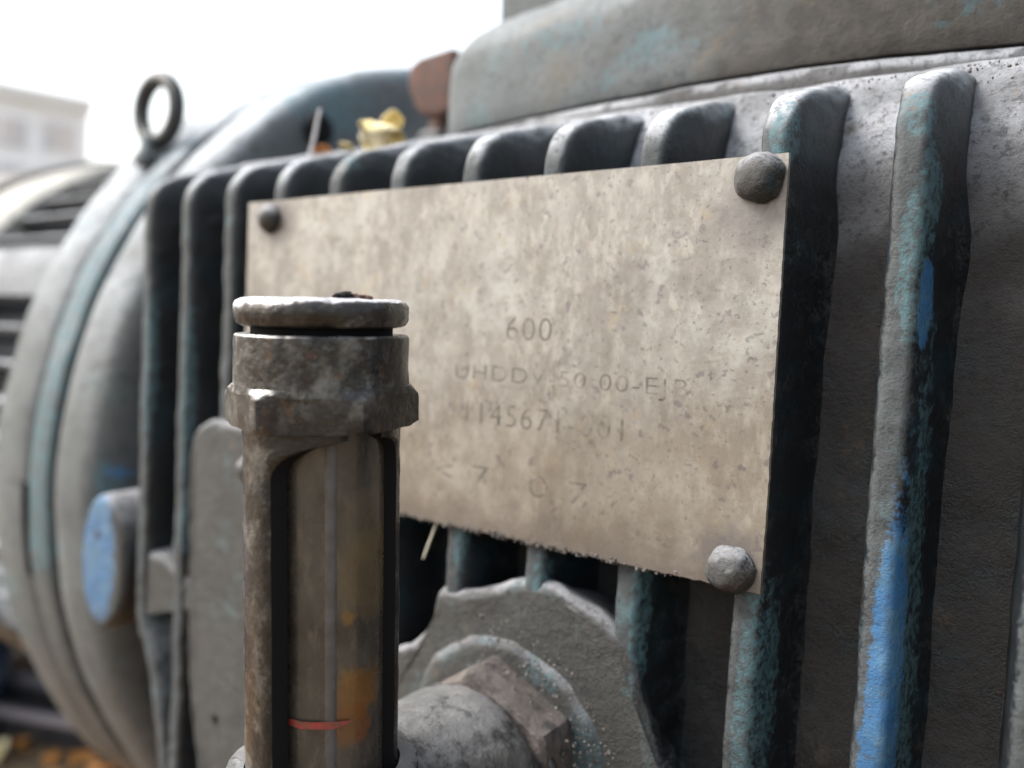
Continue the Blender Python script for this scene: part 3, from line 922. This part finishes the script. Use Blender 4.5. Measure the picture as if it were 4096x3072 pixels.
# hex bushing in the boss (part of the gearbox side)
bc = Vector((.1210, 0, -.1615))
rows = []
for y, k in ((.002, 1.0), (-.0085, 1.0), (-.0100, .985), (-.0107, .93)):
    row = []
    for i in range(96):
        a = 2 * math.pi * i / 96
        sa = ((a - rad(96)) % (math.pi / 3)) - math.pi / 6
        hr = .0280 * math.cos(math.pi / 6) / math.cos(sa)
        row.append(bc + Vector((math.cos(a) * min(hr, .0276) * k, y - .0045, math.sin(a) * min(hr, .0276) * k)))
    rows.append(row)
me = grid_mesh('hex_bushing', rows, closed_u=True, cap=True, sharp=25)
link('hex_bushing', me, M_bush, gear)

# loose flakes on the cap
fl = [((.1045, -.012, .12), (.0022, .0012, .0009), M_hole), ((.1044, -.012, .33), (.0014, .0010, .0008), M_rust), ((.1043, -.0135, .45), (.0011, .0008, .0007), M_rust)]
flab = ['black curled flake of dirt lying on the gauge cap', 'reddish rust crumb beside the black flake on the gauge cap', 'small rust crumb right of the larger one on the gauge cap']
for i, ((h, r, t), s, mt) in enumerate(fl):
    p = gpt(h + s[2] * .5, 0, 0) + TOC * .011 + RGT * (.0045 + .0022 * i)
    me = blob('rust_flake', s, i + 3, 3, .5)
    o = link('rust_flake', me, mt, None, label=flab[i], category='flake')
    o.location = p; o.rotation_euler = (0, 0, .6)

# ------------------------------------------------------------------ dry plant bits on the gearbox
def leaf(name, loc, size, curl, rot, mat, label, group=None, seed=0, tw=.6):
    rows = []
    n = 14
    for i in range(n):
        u = i / (n - 1) * 2 - 1
        row = []
        for j in range(n):
            v = j / (n - 1) * 2 - 1
            w = math.sqrt(max(.02, 1 - u * u * .96)) * (1 + .25 * fbm(u, seed, 0, 1.5))
            x = u * size; a = v * w * curl
            rr = size * .62
            row.append(Vector((x + .12 * size * fbm(u, v, seed, 2), rr * math.sin(a), rr * (1 - math.cos(a)) + .18 * size * fbm(u, v, seed + 4, 1.7) + tw * size * .5 * u * u)))
        rows.append(row)
    me = grid_mesh(name, rows)
    o = link(name, me, mat, None, label=label, category='leaf')
    if group: o['group'] = group
    o.location = loc; o.rotation_euler = rot
    sd = o.modifiers.new('thickness', 'SOLIDIFY'); sd.thickness = size * .03
    return o
leaf('dry_leaf', (.0255, .040, .0330), .0098, 1.9, (2.4, .25, .4), M_leaf, 'curled yellow dry leaf lying on the housing beside the rusty lug', seed=1)
leaf('dry_leaf', (.0300, .041, .0355), .0062, 1.4, (2.0, -.3, -.3), M_leaf, 'small pale leaf curl leaning over the larger yellow leaf', seed=5)
leaf('dry_leaf', (.0065, .038, .0290), .0030, 1.6, (2.6, .1, .8), M_leaf, 'little white leaf scrap between the yellow leaf and the orange crumbs', seed=8)
leaf('dry_leaf', (-.0040, .036, .0285), .0032, 1.2, (2.4, .1, .2), M_oleaf, 'tiny orange leaf crumb on the housing edge, rightmost of two', seed=11)
leaf('dry_leaf', (-.0085, .036, .0280), .0024, 1.2, (2.4, .4, 1.2), M_oleaf, 'tiny orange leaf crumb on the housing edge, nearest the pale twig', seed=13)
def stick(name, a, b, r, mat, label, cat):
    a, b = Vector(a), Vector(b); ax = b - a; L = ax.length
    pr = [(0, 0)] + [(L * i / 8, r * (1 - .35 * i / 8)) for i in range(9)] + [(L, 0)]
    me = lathe(name, pr, a, ax, 10, wob=r * .5, ws=300)
    link(name, me, mat, None, label=label, category=cat)
stick('twig', (-.0058, .030, .0215), (-.0005, .030, .0415), .0008, M_stick, 'short pale twig standing up from the housing edge', 'twig')
stick('straw', (.0920, .0005, -.1005), (.0905, -.0035, -.1115), .00042, M_straw, 'thin dry straw hanging below the nameplate edge', 'straw')
for i, (x, y, z, s) in enumerate(((-.0120, .020, .0085, .0022),)):
    me = blob('grit', (s, s * .7, s * .6), 21, 3, .4)
    o = link('paint_chip', me, M_stick, None, label='pale chip stuck under the top edge between two left fins', category='chip')
    o.location = (x, .016, .0165)

# dust grains: crumbs lying on the housing shoulder and boss, too many to count
def shoulder():
    x = rs.uniform(-.06, .30); t = rs.random()
    return Vector((x, .031 + .012 * t, .0195 + .0085 * t ** .6))
v1, f1 = scatter_blobs(500, shoulder, .0001, .0005)
def bosspt():
    a = rs.uniform(-.6, 1.7); r = rs.uniform(.030, .044)
    return Vector((.118 + r * math.cos(a), -.0045 + rs.uniform(-.002, .001) - max(0, (.045 - r)) * .25, -.166 + r * math.sin(a)))
v2, f2 = scatter_blobs(420, bosspt, .0002, .0006)
v1 = list(v1); b = len(v1); v1 += v2; f1 += [tuple(b + k for k in f) for f in f2]
link('dust_crumbs', mesh('dust_crumbs', v1, f1), M_crumb, gear, kind='stuff')

# ------------------------------------------------------------------ base frame, leaves and ground clutter at the lower left
e0 = Vector((-.524, .144, -.4)); e1 = Vector((-.376, .203, -.4)); ed = (e1 - e0).normalized(); en = Vector((-ed.y, ed.x, 0))
base = empty('base_plate', tuple(e0 + Vector((0, 0, -.035))), 'dark steel base plate with a raised front lip under the motor', 'base plate')
rot = Matrix.Rotation(math.atan2(ed.y, ed.x), 4, 'Z')
bm_ = box_mesh('plate_top', (1.6, .5, .036), .003); bm_.transform(Matrix.Translation(e0 + ed * .1 + en * .262 + Vector((0, 0, -.020))) @ rot)
link('plate_top', bm_, M_base, base)
lm = box_mesh('front_lip', (1.6, .008, .010), .002); lm.transform(Matrix.Translation(e0 + ed * .1 + Vector((0, 0, -.003))) @ rot)
m = MB('lip_steel'); M_lip = m.out((.26, .25, .28), .6)
link('front_lip', lm, M_lip, base)
lm = box_mesh('rear_rail', (1.2, .010, .016), .003); lm.transform(Matrix.Translation(e0 + ed * -.55 + en * .045 + Vector((0, 0, .006))) @ rot)
link('inner_rail', lm, M_lip, base)
for i, (p, s, mt, lab) in enumerate((((-.602, .184, -.394), .012, M_oleaf, 'large orange leaf on the base plate near its front lip'),
                                     ((-.640, .214, -.394), .010, M_oleaf, 'orange leaf on the base plate behind the larger one'),
                                     ((-.700, .222, -.394), .011, M_oleaf, 'orange leaf on the base plate farthest from its front lip'),
                                     ((-.700, .208, -.390), .010, M_leaf, 'pale leaf at the left border beside the farthest orange leaf'),
                                     ((-.500, .128, -.425), .011, M_leaf, 'pale leaf below the front lip of the base plate'))):
    leaf('fallen_leaf', p, s, 1.1, (.1, .2 * i, i * 1.3), mt, lab, seed=20 + i, tw=.2)
# blue drum at the left border
dr = empty('blue_drum', (-.622, .078, -.435), 'blue plastic drum cut by the left border of the photo', 'drum')
link('drum_body', lathe('drum_body', [(0, 0), (0, .095), (.01, .10), (.05, .10), (.055, .103), (.06, .10), (.10, .10), (.112, .094), (.115, .0)], (-.622, .078, -.435), (0, 0, 1), 60), M_bplast, dr)
link('drum_lid', lathe('drum_lid', round_prof(.113, .122, .088, .004), (-.622, .078, -.435), (0, 0, 1), 60), M_bplast, dr)
# leaf litter on the ground
vs, fs = [], []
for _ in range(5200):
    p = Vector((rs.uniform(-1.4, .2), rs.uniform(-.3, 1.2), -.433)); s = rs.uniform(.006, .018); a = rs.uniform(0, 6.28)
    u = Vector((math.cos(a), math.sin(a), rs.uniform(-.2, .3))) * s; v = Vector((-math.sin(a), math.cos(a), rs.uniform(-.3, .3))) * s * .6
    b = len(vs); vs += [p - u, p + v + Vector((0, 0, .003)), p + u, p - v + Vector((0, 0, .003))]; fs.append((b, b + 1, b + 2, b + 3))
link('leaf_litter', mesh('leaf_litter', vs, fs, False), M_oleaf, None, kind='stuff', label='brown leaf litter on the ground')

# ------------------------------------------------------------------ pale building far behind
S = 3.0
D = Vector((.277, .961, 0)).normalized(); NB = Vector((D.y, -D.x, 0))      # NB faces the gearbox side
O = CAMP + (Vector((-10.855, 4.368, 0)) - Vector((CAMP.x, CAMP.y, 0))) * S; O.z = 0
def bpt(s, z, d): return O + D * (s * S) + NB * d + Vector((0, 0, (z - CAMP.z) * S + CAMP.z))
bld = empty('pale_building', tuple(O + D * -3 + Vector((0, 0, -.5))), 'pale overexposed building with a grid of windows behind the motor', 'building')
def bbox(name, s0, s1, z0, z1, d0, d1, mat, parent=bld):
    vs = [bpt(s, z, d) for s in (s0, s1) for z in (z0, z1) for d in (d0, d1)]
    fs = [(0, 1, 3, 2), (4, 6, 7, 5), (0, 4, 5, 1), (2, 3, 7, 6), (0, 2, 6, 4), (1, 5, 7, 3)]
    me = mesh(name, vs, fs, False); fix_normals(me)
    return link(name, me, mat, parent)
bbox('wall', -4, 1.0, -.197, 2.66, -3, 0, M_bwall)
bbox('roof_edge', -4.05, 1.03, 2.66, 2.82, -3.1, .35, M_roof)
def window(s0, s1, z0, z1):
    f = bbox('window', s0 - .02, s1 + .02, z0 - .02, z1 + .02, .003, .05, M_bwall)
    bbox('pane', s0, s1, z0, z1, .052, .07, M_pane, f)
for s0 in (-3.1, -2.4, -1.7, -1.0, -.30):
    window(s0, s0 + .24, 2.06, 2.44); window(s0 + .30, s0 + .60, 2.04, 2.42)
    window(s0, s0 + .24, 1.50, 1.86); window(s0 + .30, s0 + .60, 1.50, 1.86)
window(.45, .85, 2.08, 2.46); window(.45, .62, 1.52, 1.88)
